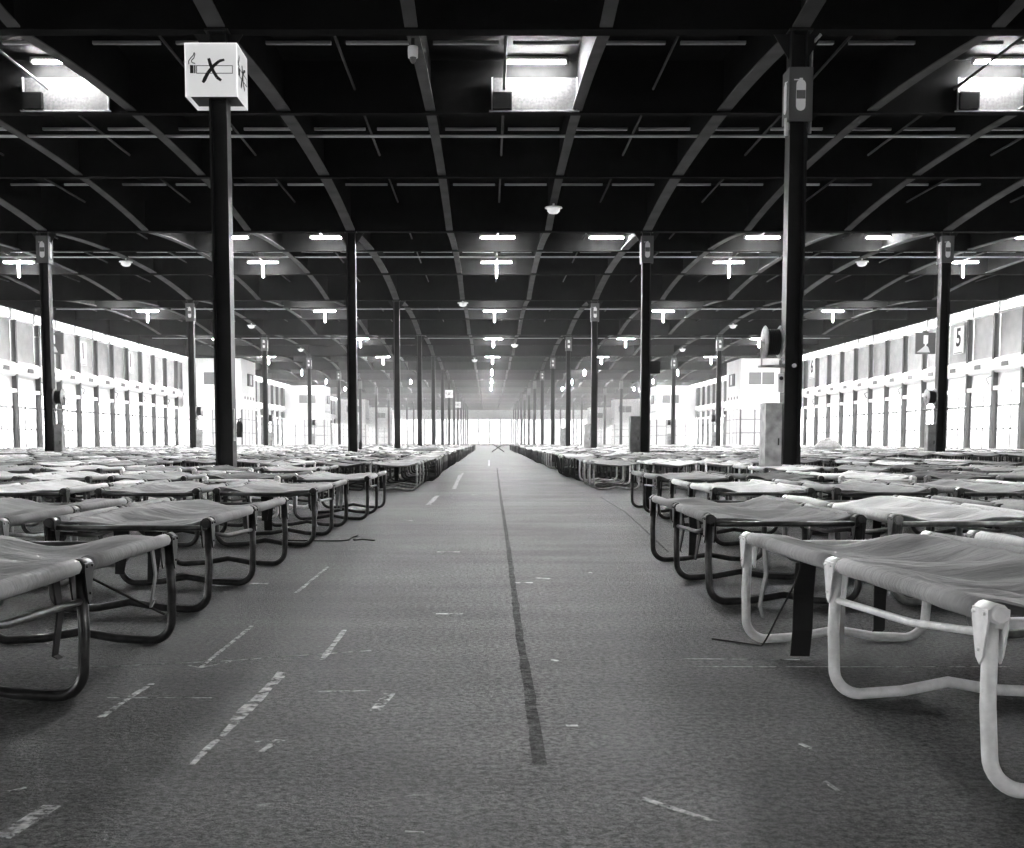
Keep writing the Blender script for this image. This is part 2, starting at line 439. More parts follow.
def make_wall(side):
    s = 1 if side == 'left' else -1; X = WL if side == 'left' else WR
    I = s                                    # direction into the hall
    b = MB()
    bx = lambda a, c, *r: b.box(min(X + I * a, X + I * c), max(X + I * a, X + I * c), *r)
    # the long pieces: head, clerestory sill, white wall behind the band, ledge
    bx(-.04, .1, Y0, Y1, Z_CL0 - .12, Z_CL0)
    bx(-.06, .02, Y0, Y1, Z_L1, Z_B1 + .06)
    wall = b.build('wall_' + side, M['white']); tag(wall, kind='structure')
    # rounded duct along the wall, its vents, ledge
    r = (Z_B1 - Z_B0) / 2; zc = (Z_B1 + Z_B0) / 2
    poly = [(X + I * .02, zc - r)] + [(X + I * (.12 + r * .75 * math.cos(q)), zc + r * math.sin(q)) for q in [(-.5 + i / 10) * math.pi for i in range(11)]] + [(X + I * .02, zc + r)]
    d = MB().prism(poly, 'y', Y0, Y1); duct = d.build('air_duct', M['duct'], wall)
    hd = MB(); hd.box(min(X - I * .1, X + I * .14), max(X - I * .1, X + I * .14), Y0, Y1, Z_CL1, Z_DECK); hd.build('roof_edge', M['beam'], wall)
    l = MB(); l.box(min(X, X + I * .3), max(X, X + I * .3), Y0, Y1, Z_L0, Z_L1); l.build('door_ledge', M['duct'], wall)
    vent_me = MB().box(-.03, .03, -.35, .35, -.11, .11).mesh('duct_vent', M['vent'])
    # bays
    pil_b = MB(); pil_b.box(min(0, I * .30), max(0, I * .30), -.02, .02, 0, Z_CL0 - .1); pil_b.box(min(I * .28, I * .31), max(I * .28, I * .31), -.1, .1, 0, Z_CL0 - .1)
    pil_me = pil_b.mesh('pilaster', M['pilaster'])
    pl_b = MB(); pl_b.box(min(0, I * .1), max(0, I * .1), -.05, .05, Z_CL0, Z_CL1); post_me = pl_b.mesh('clerestory_post', M['frame'])
    h = BAY / 2
    panel_me = MB().box(-.015, .015, -h + .06, h - .06, Z_B1 + .02, Z_CL0 - .12).mesh('wall_panel', M['panel'])
    cl_me = MB().box(-.006, .006, -h + .05, h - .05, Z_CL0, Z_CL1).mesh('pane', M['glass'])
    fb = MB(); frame_parts(fb, I, 0, -h, h); frame_me = fb.mesh('door_frame', M['frame'])
    q = BAY / 4
    low_me = MB().box(-.006, .006, -q + .06, q - .06, 0.14, Z_RAIL).mesh('pane', M['glass'])
    up_me = MB().box(-.006, .006, -q + .06, q - .06, Z_RAIL + .04, Z_TR).mesh('pane', M['glass'])
    tr_me = MB().box(-.006, .006, -q + .06, q - .06, Z_TR + .08, Z_L0).mesh('pane', M['glass'])
    fp, fpan, fgl, ffr, fsol = MB(), MB(), MB(), MB(), MB()
    n0 = int((Y0 - (3 + PH) * D) / BAY) + 1; n1 = int((Y1 - (3 + PH) * D) / BAY)
    for i in range(n0, n1):
        y = (3 + PH) * D + i * BAY; yc = y + h
        if -5 <= i <= 11:
            put('pilaster', pil_me, wall, (X, y, 0)); put('clerestory_post', post_me, wall, (X, y, 0))
            put('wall_panel', panel_me, wall, (X, yc, 0)); put('pane', cl_me, wall, (X, yc, 0))
            put('duct_vent', vent_me, duct, (X + I * (.12 + r * .73), yc, zc - .02))
            if not in_block(yc, .2):
                f = put('door_frame', frame_me, wall, (X, yc, 0))
                for t in (-1, 1):
                    for me in (low_me, up_me, tr_me): put('pane', me, f, (I * .03, t * q, 0))
        else:
            fp.box(min(X, X + I * .31), max(X, X + I * .31), y - .1, y + .1, 0, Z_CL0 - .1)
            if not (Y0 < -1e9):
                fpan.box(X - .015, X + .015, yc - h + .06, yc + h - .06, Z_B1 + .02, Z_CL0 - .12)
                fgl.box(X - .006, X + .006, yc - h + .05, yc + h - .05, Z_CL0, Z_CL1)
            if yc < 24 and side == 'right':
                fsol.box(X - .05, X + .05, y, y + BAY, 0, Z_L0)  # unseen bays walled up to keep daylight off the foreground
            elif not in_block(yc, .2):
                frame_parts(ffr, I, X, yc - h, yc + h)
                fgl.box(X - .006, X + .006, yc - h + .06, yc + h - .06, .14, Z_L0)
    tag(fp.build('far_pilasters', M['pilaster'], wall), kind='stuff')
    tag(fpan.build('far_wall_panels', M['panel'], wall), kind='stuff')
    tag(fgl.build('far_panes', M['glass'], wall), kind='stuff')
    fsol.build('shading_wall', M['white'], wall)
    tag(ffr.build('far_door_frames', M['frame'], wall), kind='stuff')
    # brackets under the duct
    for i in range(-4, 12):
        if i % 2 == 0:
            y = (3 + PH) * D + i * BAY + .5
            MB().tube([(X + I * .05, y, Z_B0 - .1), (X + I * .35, y + .1, Z_B0 - .28), (X + I * .2, y + .1, Z_L1 + .1)], .03, 6).build('duct_bracket', M['vent'], wall)
    return wall
wall_left = make_wall('left'); wall_right = make_wall('right')

# end walls
def end_wall(name, y, s):
    b = MB()
    b.box(WL - .6, WR + .6, y - .15, y + .15, zu(290), Z_DECK)
    for x in [WL + i * (WR - WL) / 20 for i in range(21)]: b.box(x - .2, x + .2, y - .15, y + .15, 0, zu(290))
    w = b.build(name, M['white']); tag(w, kind='structure')
    for i in range(20):
        x0 = WL + i * (WR - WL) / 20 + .2; x1 = x0 + (WR - WL) / 20 - .4
        f = MB(); f.box(x0, x1, y - .04, y + .04, zu(120), zu(128)); f.box((x0 + x1) / 2 - .05, (x0 + x1) / 2 + .05, y - .04, y + .04, 0, zu(290))
        fr = f.build('window_frame', M['frame'], w)
        MB().box(x0, x1, y - .006, y + .006, zu(128), zu(290)).build('pane', M['glass'], fr)
        MB().box(x0, x1, y - .006, y + .006, 0.02, zu(120)).build('pane', M['glass'], fr)
end_wall('wall_back', Y1, -1)
b = MB().box(WL - .6, WR + .6, Y0 - .2, Y0, 0, Z_DECK); tag(b.build('wall_front', M['white']), kind='structure')

# vestibule blocks standing out from the side walls
def vestibule(side, n, y0):
    I = 1 if side == 'left' else -1; X = WL if side == 'left' else WR; XI = -20.0 if side == 'left' else 20.35
    y1 = y0 + BD; zt = zu(401)
    t = empty('entrance_block', ((X + XI) / 2, y0, 0))
    lx = lambda x: x - (X + XI) / 2
    b = MB(); xa, xb = sorted((lx(X + I * .35), lx(XI)))
    b.box(xa, xb, 0, BD, Z_L1, zt)
    b.build('upper_storey', M['white'], t)
    MB().box(xa - (.15 if I < 0 else 0), xb + (.15 if I > 0 else 0), -.2, BD + .2, Z_L0, Z_L1).build('ledge', M['duct'], t)
    xm = lx(X + I * 1.2); xs = sorted((lx(258 * 4.97 * U * (-I)) , lx(283 * 4.97 * U * (-I))))
    lw = MB(); lw.box(xs[0], xs[1], -.05, .02, zu(273), zu(333)); lv = lw.build('louvre', M['vent'], t)
    MB().box(sum(xs) / 2 - .03, sum(xs) / 2 + .03, -.07, -.04, zu(273), zu(333)).build('mullion', M['white'], lv)
    # small square windows on the aisle side
    for i in range(4):
        yy = BD * (.2 + .2 * i); xx = lx(XI)
        MB().box(min(xx - I * .02, xx + I * .02), max(xx - I * .02, xx + I * .02), yy, yy + .3, zu(205), zu(218)).build('small_window', M['vent'], t)
    # glazed door fronts, front, back and aisle side
    f = MB(); g = []
    nx = 4; w = (xb - xa) / nx
    for yy in (0.0, BD - .08):
        for i in range(nx + 1): f.box(xa + i * w - .06, xa + i * w + .06, yy, yy + .08, 0, Z_L0)
        for zz in (zu(100), zu(33)): f.box(xa, xb, yy, yy + .08, zz, zz + .08)
        for i in range(nx):
            for (za, zb) in ((.05, zu(33)), (zu(33) + .08, zu(100)), (zu(100) + .08, Z_L0)): g.append((xa + i * w + .06, xa + (i + 1) * w - .06, yy + .03, yy + .045, za, zb))
    xx = lx(XI)
    x0, x1 = sorted((xx, xx - I * .08)); m = 4; ww = BD / m
    for i in range(m + 1): f.box(x0, x1, max(0, i * ww - .05), min(BD, i * ww + .05), 0, Z_L0)
    for zz in (zu(100), zu(33)): f.box(x0, x1, 0, BD, zz, zz + .08)
    for i in range(m): g.append((x0 + .03, x0 + .045, i * ww + .05, (i + 1) * ww - .05, .05, zu(33))); g.append((x0 + .03, x0 + .045, i * ww + .05, (i + 1) * ww - .05, zu(33) + .08, zu(100))); g.append((x0 + .03, x0 + .045, i * ww + .05, (i + 1) * ww - .05, zu(100) + .08, Z_L0))
    fo = f.build('door_frame', M['frame'], t)
    if n < 2:
        for q in g: MB().box(*q).build('pane', M['frosted'], fo)
    else:
        b = MB()
        for q in g: b.box(*q)
        tag(b.build('panes', M['frosted'], fo), kind='stuff')
    tag(t, f'white entrance block with glazed doors along the {side} wall, {ORD[n + 1]} from the camera', 'entrance block', 'entrance blocks')
for side in ('left', 'right'):
    for n, y in enumerate(BLOCKS): vestibule(side, n, y)

# ------------------------------------------------------------------ columns and what hangs on them
cw = .30
cb = MB(); ct = .03
cb.box(-cw / 2, -cw / 2 + ct, -cw / 2, cw / 2, 0, Z_MAIN); cb.box(cw / 2 - ct, cw / 2, -cw / 2, cw / 2, 0, Z_MAIN); cb.box(-cw / 2, cw / 2, -.012, .012, 0, Z_MAIN)
col_shaft = cb.mesh('shaft', M['column'])
base_me = MB().box(-.17, .17, -.2, .2, 0, .03).mesh('base_plate', M['column'])
cap_b = MB(); cap_b.box(-.2, .2, -.2, .2, Z_MAIN - .03, Z_MAIN)
for sx in (-1, 1):
    cap_b.prism([(sx * .15, Z_MAIN - .45), (sx * .42, Z_MAIN - .03), (sx * .15, Z_MAIN - .03)][::sx], 'y', -.01, .01)
cap_me = cap_b.mesh('cap_plate', M['column'])
ROWN = {'outer_left': 'far left', 'inner_left': 'left aisle', 'inner_right': 'right aisle', 'outer_right': 'far right'}
cyl = MB(); 
def bottle(b, ax, t0, t1, cx, cz, w, hh):
    """flat extinguisher pictogram, w wide and hh high"""
    r = w / 2; p = []
    for i in range(9): q = math.pi * i / 8; p.append((cx + r * math.cos(q), cz + hh * .30 + r * math.sin(q)))
    for i in range(9): q = math.pi + math.pi * i / 8; p.append((cx + r * math.cos(q), cz - hh * .38 + r * math.sin(q)))
    b.prism(p, ax, t0, t1, 0)
    b.prism([(cx - r * .35, cz + hh * .4), (cx + r * .35, cz + hh * .4), (cx + r * .35, cz + hh * .5), (cx - r * .35, cz + hh * .5)], ax, t0, t1, 0)
    b.prism([(cx - r * 1.5, cz + hh * .43), (cx + r * .2, cz + hh * .43), (cx + r * .2, cz + hh * .465), (cx - r * 1.5, cz + hh * .465)], ax, t0, t1, 0)
S_H = .88
sg_body = MB(); sg_body.box(-.19, .19, -.23, -.17, -S_H / 2, S_H / 2); sg_body.box(-.2, -.16, -.23, .19, -S_H / 2, S_H / 2); sg_body.box(.16, .2, -.23, .19, -S_H / 2, S_H / 2)
sg_body_me = sg_body.mesh('sign_body', M['signgrey'])
pb = MB(); bottle(pb, 'y', -.236, -.23, 0, 0, .16, .52); pic_front = pb.mesh('pictogram', M['pict'])
pb = MB(); bottle(pb, 'x', -.206, -.2, 0, 0, .16, .52); bottle(pb, 'x', .2, .206, 0, 0, .16, .52); pic_side = pb.mesh('pictogram', M['pict'])
bd = MB(); bd.prism([(-.075, -.08), (.075, -.08), (.075, .06), (-.075, .06)], 'y', -.24, -.236); band_me = bd.mesh('band', M['vent'])
reel_parts = {}
def hose_reel(loc, face, label):
    """drum on a bracket; face: +1/-1 the side of the column it hangs on"""
    t = empty('hose_reel', loc)
    if 'rim' not in reel_parts:
        for f in (-1, 1):
            b = MB()
            for x in (0.06, .32): b.lathe([(.06, f * x), (.27, f * x), (.285, f * (x + .012)), (.27, f * (x + .025)), (.06, f * (x + .025))], (0, 0, 0), 24, axis='x')
            reel_parts[('rim', f)] = b.mesh('reel_flange', M['galv'])
            b = MB()
            for i in range(7): b.lathe([(.19, f * (.09 + i * .032)), (.225, f * (.10 + i * .032)), (.225, f * (.112 + i * .032)), (.19, f * (.122 + i * .032))], (0, 0, 0), 20, axis='x')
            b.lathe([(.02, f * .09), (.19, f * .09), (.19, f * .32), (.02, f * .32)], (0, 0, 0), 16, axis='x')
            reel_parts[('hose', f)] = b.mesh('wound_hose', M['dark'])
            b = MB(); b.tube([(0, 0, 0), (f * .40, 0, 0)], .025, 8); b.tube([(f * .38, 0, 0), (f * .38, 0, -.40), (0, 0, -.40)], .02, 6); b.tube([(f * .05, 0, -.40), (f * .05, 0, -.3)], .03, 6)
            b.box(min(0, f * .42), max(0, f * .42), -.1, .1, -.43, -.40)
            reel_parts[('bracket', f)] = b.mesh('bracket', M['galv'])
        reel_parts['rim'] = 1
    put('reel_flange', reel_parts[('rim', face)], t); put('wound_hose', reel_parts[('hose', face)], t); put('bracket', reel_parts[('bracket', face)], t)
    tag(t, label, 'hose reel', 'hose reels on columns'); return t
def cabinet(loc, w, d, h, label, m='cab'):
    t = empty('switch_cabinet', loc)
    MB().box(-w / 2, w / 2, -d / 2, d / 2, 0, h).build('body', M[m], t)
    dr = MB().box(-w / 2 + .02, w / 2 - .02, -d / 2 - .015, -d / 2, .04, h - .03).build('door', M[m], t)
    MB().box(w / 2 - .07, w / 2 - .05, -d / 2 - .04, -d / 2 - .015, h * .5, h * .5 + .12).build('handle', M['dark'], dr)
    tag(t, label, 'cabinet', 'switch cabinets at columns'); return t
for row, x in COLX.items():
    for k in range(1, 14):
        y = (k + PH) * D
        t = empty('steel_column', (x, y, 0))
        put('shaft', col_shaft, t)
        if k < 8: put('cap_plate', cap_me, t); put('base_plate', base_me, t)
        tag(t, f'dark steel column, {ROWN[row]} row, {ORD[k]} from the camera', 'column', 'hall columns', 'thing')
        if row != 'inner_left' and not (row.startswith('outer') and k == 1) and k < 10:
            sgz = zu(424 - (74 if k == 1 else 40))
            s = empty('extinguisher_sign', (x, y, zu(355) if k == 1 else zu(385)))
            put('sign_body', sg_body_me, s)
            if k < 7:
                p = put('pictogram', pic_front, s); put('band', band_me, p); put('pictogram', pic_side, s)
            tag(s, f'fire extinguisher sign atop {ROWN[row]} row column, {ORD[k]} from the camera', 'sign', 'extinguisher signs')
        if row.startswith('outer') and 2 <= k < 6:
            f = 1 if row == 'outer_left' else -1
            hose_reel((x + f * .15, y - .05, zu(88)), f, f'hose reel on {ROWN[row]} row column, {ORD[k]} from the camera')
            cabinet((x + f * .31, y, 0), .26, .3, 1.35, f'grey cabinet at foot of {ROWN[row]} row column, {ORD[k]} from the camera')
        if row == 'inner_right' and k in (2, 3, 4):
            cabinet((x - .345, y + .02, 0), .32, .4, 1.62, f'grey cabinet at foot of {ROWN[row]} row column, {ORD[k]} from the camera')
# nearest right column: reel, meter, cabinet, small lamp
yk = (1 + PH) * D; xr = COLX['inner_right']
hose_reel((xr - .15, yk - .05, zu(103)), -1, 'large hose reel with black hose on the right aisle column nearest the camera')
cabinet((xr - .325, yk + .05, 0), .28, .42, 1.46, 'mottled grey cabinet beside the right aisle column nearest the camera', 'galv')
b = MB(); b.box(-.05, .05, -.03, .03, -.16, .16); g = b.build('meter_box', M['lampbody']); g.location = (xr - .21, yk - .12, zu(60))
MB().lathe([(.0, -.045), (.035, -.045), (.035, -.03)], (0, 0, .08), 12, axis='y').build('dial', M['dark'], g)
tag(g, 'small white meter box on right aisle column below the hose reel', 'meter')
b = MB(); b.tube([(0, 0, 0), (0, -.06, 0)], .035, 10); g = b.build('indicator_lamp', M['lampbody']); g.location = (xr, yk - .15, zu(78)); tag(g, 'small round white fitting on the front of the nearest right aisle column', 'light')
b = MB(); b.tube([(0, 0, -.14), (0, 0, .14)], .035, 10); g = b.build('siren', M['lampbody']); g.location = (xr - .2, yk - .1, zu(324)); MB().box(0, .07, -.02, .02, -.05, .05).build('bracket', M['galv'], g)
tag(g, 'small white siren under the extinguisher sign on the nearest right aisle column', 'siren')
# pipes up the nearest right column
g = MB().tube([(xr + .24, yk + .05, zu(320)), (xr + .24, yk + .05, zu(405)), (xr + .30, yk, zu(414)), (xr + .38, yk, zu(419))], .03, 8).build('downpipe', M['galv']); tag(g, 'thin grey pipe beside the top of the nearest right aisle column', 'pipe')
# dark box on second right column
y2 = (2 + PH) * D
g = empty('loudspeaker', (xr + .32, y2, zu(148)))
MB().box(-.16, .16, -.14, .14, -.2, .2).build('casing', M['column'], g); MB().box(-.13, .13, -.155, -.14, -.17, .17).build('grille', M['dark'], g)
tag(g, 'dark square loudspeaker on the second right aisle column', 'loudspeaker')
for k, dx in ((1, .235), (2, .225)):
    x = COLX['inner_left']; y = (k + PH) * D
    g = empty('fire_extinguisher', (x + .26, y - .1, 1.02 if k == 1 else .66)); g.scale = (.62, .62, .62)
    MB().lathe([(0, -.25), (.07, -.25), (.08, -.22), (.08, .1), (.06, .17), (.03, .2), (0, .2)], (0, 0, 0), 16).build('cylinder', M['dark'], g)
    MB().tube([(-.02, 0, .2), (-.02, 0, .26), (.06, 0, .28)], .015, 6).build('valve', M['dark'], g)
    MB().tube([(.03, -.05, .24), (.1, -.07, .1), (.09, -.06, -.1)], .012, 6).build('hose', M['dark'], g)
    MB().box(-.17, -.13, -.06, .06, -.35, .55).build('wall_plate', M['galv'], g)
    tag(g, f'black fire extinguisher on the {ORD[k]} left aisle column', 'extinguisher', 'extinguishers on columns')

# no smoking cubes on the left aisle columns
def sign_cube(k, zc, s, dpt):
    x = COLX['inner_left']; y = (k + PH) * D
    t = empty('no_smoking_sign', (x - (.03 if k == 1 else 0), y - .05, zc))
    h = s / 2; d = dpt / 2; w = .012
    b = MB()
    b.box(-h, h, -d, -d + w, -h, h); b.box(-h, h, d - w, d, -h, h); b.box(-h, -h + w, -d, d, -h, h); b.box(h - w, h, -d, d, -h, h)
    b.box(-h, h, -d, d, h - w, h)
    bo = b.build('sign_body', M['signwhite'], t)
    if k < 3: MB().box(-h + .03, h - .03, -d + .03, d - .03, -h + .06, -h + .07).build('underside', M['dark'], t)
    def face(u0, u1):
        pass
    # pictogram in face units (0..1, origin top left of the face)
    def P(u, v): return ((u - .5) * s, (.5 - v) * s)
    polys = []
    def rect(u0, v0, u1, v1): polys.append([P(u0, v0), P(u0, v1), P(u1, v1), P(u1, v0)])
    rect(.22, .42, .915, .432); rect(.22, .56, .915, .572); rect(.22, .42, .232, .572); rect(.903, .42, .915, .572)
    rect(.10, .415, .165, .565); rect(.175, .415, .195, .565); rect(.203, .415, .21, .565)
    def stroke(pts, ws):
        V = [Vector(P(*p)) for p in pts]
        for i in range(len(V) - 1):
            t_ = (V[i + 1] - V[i]).normalized(); n_ = Vector((-t_.y, t_.x)); a, c = ws[i] * s / 2, ws[i + 1] * s / 2
            polys.append([tuple(V[i] + n_ * a), tuple(V[i] - n_ * a), tuple(V[i + 1] - n_ * c), tuple(V[i + 1] + n_ * c)])
    stroke([(.08, .40), (.075, .34), (.12, .28), (.17, .23), (.185, .18)], [.015] * 5)
    stroke([(.20, .385), (.14, .37), (.13, .33), (.18, .28), (.20, .21), (.185, .18)], [.015] * 6)
    stroke([(.46, .29), (.49, .40), (.54, .52), (.61, .64), (.69, .70)], [.055, .065, .06, .06, .05])
    stroke([(.76, .315), (.66, .34), (.55, .43), (.44, .56), (.37, .69), (.34, .74)], [.04, .055, .06, .065, .07, .05])
    b = MB()
    for i, p in enumerate(polys):
        o = .0012 * (i % 3)
        b.prism(p, 'y', -d - .004 - o, -d)
    b.build('pictogram', M['ink'], bo)
    b = MB(); sc = dpt / s
    for i, p in enumerate(polys):
        o = .0012 * (i % 3)
        b.prism([(q[0] * sc, q[1]) for q in p], 'x', h, h + .004 + o)
    b.build('pictogram', M['ink'], bo)
    lab = {1: 'large white no smoking cube on the left aisle column nearest the camera'}.get(k, f'small white sign cube on the {ORD[k]} left aisle column from the camera')
    tag(t, lab, 'sign', 'no smoking cubes')
sign_cube(1, H_EYE + 358 * 18.85 / FPX, .87, .78); sign_cube(7, zu(322), .87, .8); sign_cube(9, zu(316), .87, .8)

# projecting signs at the walls, number boards on the panels
def wall_sign(x0, x1, y, z0, z1, label):
    t = empty('projecting_sign', ((x0 + x1) / 2, y, (z0 + z1) / 2)); w = (x1 - x0) / 2; h = (z1 - z0) / 2
    MB().box(-w, w, 0, .12, -h, h).build('board', M['signgrey'], t)
    b = MB(); b.box(-.12, .12, -.02, 0, -.02, h * .75); b.box(-.04, .04, -.02, 0, -.12, 0)
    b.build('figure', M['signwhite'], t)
    MB().prism([(-w * .9, -h * .85), (w * .45, -h * .85), (w * .25, -h * .35), (-.02, -h * .2), (-w * .35, -h * .45)], 'y', -.018, 0).build('figure', M['lampbody'], t)
    s_ = 1 if x0 > 0 else -1
    MB().tube([(s_ * w, .06, h * .6), (s_ * (w + (abs(WR if s_ > 0 else WL) - abs((x1 if s_ > 0 else x0)))), .06, h * .6)], .03, 6).build('arm', M['galv'], t)
    tag(t, label, 'sign', 'projecting wall signs')
y = 3.4 * D
wall_sign(1437 * U, 1503 * U, y, zu(289), zu(360), 'grey projecting sign with white figure on the right wall beside the number five')
wall_sign(-1503 * U, -1433 * U, y, zu(289), zu(360), 'grey projecting sign with white figure on the left wall beyond the first outer column')
for (sx, nm) in ((-1, 'left'), (1, 'right')):
    xa = 20.35 if sx > 0 else 20.0
    for n in range(2):
        yy = BLOCKS[n] + BD * .55
        t = empty('block_sign', (sx * (xa - .09), yy, zu(303)))
        MB().box(-.06, .06, -.9, .9, -.5, .5).build('board', M['signgrey'], t)
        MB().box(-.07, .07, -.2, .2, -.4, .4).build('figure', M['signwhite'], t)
        tag(t, f'grey sign with white figure on the {ORD[n + 1]} entrance block along the {nm} wall', 'sign', 'entrance block signs')
def number_board(ch, side, px, pz, label):
    X = WL if side == 'left' else WR; I = 1 if side == 'left' else -1
    zz = (abs(X) / U) / abs(px - VPX) * D
    t = empty('number_board', (X + I * .16, zz, zu((HORIZON - pz) * zz / D)), math.pi / 2 if side == 'left' else -math.pi / 2)
    MB().box(-.62, .62, -.01, .02, -.75, .7).build('board', M['white'], t)
    g = put('numeral', text_mesh(ch, 1.35, M['ink']), t, (0, -.016, .08)); g.rotation_euler = (math.pi / 2, 0, 0)
    MB().box(-.5, .5, -.03, -.01, -.72, -.68).build('lower_edge', M['vent'], t)
    tag(t, label, 'sign', 'number boards')
number_board('5', 'right', 957, 341, 'white board with the numeral five on the right wall')
number_board('6', 'right', 811.5, 369, 'white board with the numeral six on the right wall')
number_board('1', 'left', 84, 354, 'white board with the numeral one on the left wall, nearer the camera')
number_board('1', 'left', 131, 363, 'white board with the numeral one on the left wall, further from the camera')

# ------------------------------------------------------------------ lamps under the roof
ZL = zu(468)
lb = MB(); lb.box(-.68, .68, -.07, .07, .0, .07); lamp_house = lb.mesh('housing', M['lampbody'])
tb = MB()
for yy in (-.045, .045): tb.tube([(-.64, yy, -.02), (.64, yy, -.02)], .02, 8)
lamp_tube = tb.mesh('tube', M['lamp'])
st = MB().tube([(0, -.05, -.66), (0, -.05, -.04)], .03, 6).mesh('hanging_tube', M['lamp'])
end_me = MB().box(-.03, .03, -.08, .08, -.045, 0).mesh('end_cap', M['lampbody'])
def lamp(x, y, label, stem=False, z=ZL):
    t = empty('ceiling_lamp', (x, y, z))
    put('housing', lamp_house, t); put('tube', lamp_tube, t)
    for sx in (-.65, .65): put('end_cap', end_me, t, (sx, 0, 0))
    if stem: put('hanging_tube', st, t)
    MB().tube([(0, 0, .07), (0, 0, Z_DECK - z)], .012, 6).build('rod', M['rib'], t)
    tag(t, label, 'ceiling lamp', 'fluorescent roof lamps')
BAYN = ['overhead'] + ORD[1:]
LANE = {'aisle': 20, 'left': -596, 'right': 633, 'far left': -1240, 'far right': 1250}
lname = {'aisle': 'over the aisle', 'left': 'over the left beds', 'right': 'over the right beds', 'far left': 'near the left wall', 'far right': 'near the right wall'}
for ln, u in LANE.items():
    for k in range(2 if ln.startswith('far') else 0, 9):  # farthest side-lane lamps added to brighten the back of the hall
        x = u * U + (.72 if (ln == 'aisle' and k == 1) else 0) + (.95 if (ln == 'right' and k == 1) else 0) + (.36 if (ln == 'left' and k == 1) else 0)
        lamp(x, (k + (.68, .385, .355)[min(k, 2)]) * D, f'lit fluorescent lamp {lname[ln]}, first of its bay, {BAYN[k]} bay from the camera', z=zu(508) if k < 2 else ZL)
        if k > 1:
            lamp(u * U, (k + .68) * D, f'lit fluorescent lamp with hanging tube {lname[ln]}, {ORD[k]} bay from the camera', True)
for u, lab in ((-373, 'lit fluorescent lamp beside the second left aisle column'), (272, 'lit fluorescent lamp left of the second right aisle column'), (912, 'lit fluorescent lamp in front of the second far right column')):
    lamp(u * U, 2.355 * D, lab)
# sheet metal backs behind the three nearest lamps, with a junction box
for u, off, lab in ((20, 0, 'mottled metal back plate behind the nearest lamp over the aisle'), (-596, 0, 'mottled metal back plate behind the nearest lamp over the left beds'), (633, 1.0, 'mottled metal back plate behind the nearest lamp over the right beds')):
    x = u * U + off + (.68 if u == 20 else 0) + (.35 if u == -596 else 0); y = (1 + PH + 1 / 3) * D - .14
    t = empty('back_plate', (x, y, Z_SEC + .03))
    MB().box(-.95, .95, 0, .03, 0, .72).build('sheet', M['plate'], t)
    MB().box(-.93, -.5, -.12, 0, .02, .38).build('junction_box', M['beam'], t)
    for sx in (-.95, .93): MB().box(sx, sx + .03, -.04, 0, 0, .72).build('edge_strip', M['galv'], t)
    MB().box(-1.0, 1.0, -.08, 0, -.02, 0).build('lower_strip', M['galv'], t)
    tag(t, lab, 'lamp plate', 'lamp back plates')
# bell shaped fittings under the ribs
def bell(x, y, z, label):
    t = empty('bell_fitting', (x, y, z))
    MB().lathe([(.0, .18), (.03, .18), (.03, .1), (.26, .06), (.27, .03), (.22, .02)], (0, 0, 0), 20).build('shade', M['lampbody'], t)
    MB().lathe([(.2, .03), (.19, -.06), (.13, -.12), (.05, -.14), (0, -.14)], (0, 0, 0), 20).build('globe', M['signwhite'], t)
    tag(t, label, 'detector', 'bell shaped fittings')
x3r = ribx[7] ; 
third = [COLX['inner_left'] + (COLX['inner_right'] - COLX['inner_left']) * t / 3 for t in (1, 2)]
def rib_z(y):
    t = (y / D - PH) % 1; return Z_MAIN + .03 + (1 - abs(2 * t - 1) ** 2.2) * (Z_SEC - Z_MAIN + .08)
for x, yk_, lab in ((third[1], 1.9, 'white bell shaped fitting under the rib right of the aisle, nearest the camera'), (third[1], 4.7, 'small white bell shaped fitting under the rib right of the aisle, further back'),
                    (third[0], 3.1, 'white bell shaped fitting under the rib left of the aisle, nearer one'), (third[0], 5.6, 'tiny white bell shaped fitting under the rib left of the aisle, further back'),
                    (COLX['outer_left'], 2.53, 'white bell shaped fitting under the far left rib'), (COLX['outer_right'], 2.53, 'white bell shaped fitting under the far right rib'),
                    (COLX['outer_left'], 3.85, 'small white bell shaped fitting near the third far left column'), (COLX['outer_right'], 3.85, 'small white bell shaped fitting near the third far right column'),
                    (COLX['outer_left'], 4.85, 'tiny white bell shaped fitting near the fourth far left column'), (COLX['outer_right'], 4.85, 'tiny white bell shaped fitting near the fourth far right column')):
    bell(x, yk_ * D, rib_z(yk_ * D) - .18, lab)
t = empty('security_camera', (third[0], 1.085 * D, Z_MAIN))
MB().tube([(0, 0, 0), (0, 0, -.14)], .04, 8).build('bracket', M['column'], t)
MB().lathe([(0, -.14), (.085, -.14), (.09, -.2), (.085, -.32), (.06, -.32), (0, -.32)], (0, 0, 0), 16).build('body', M['lampbody'], t)
MB().lathe([(.06, -.32), (.055, -.37), (.03, -.41), (0, -.42)], (0, 0, 0), 16).build('dome', M['vent'], t)
tag(t, 'white dome security camera under the beam left of the aisle', 'camera')

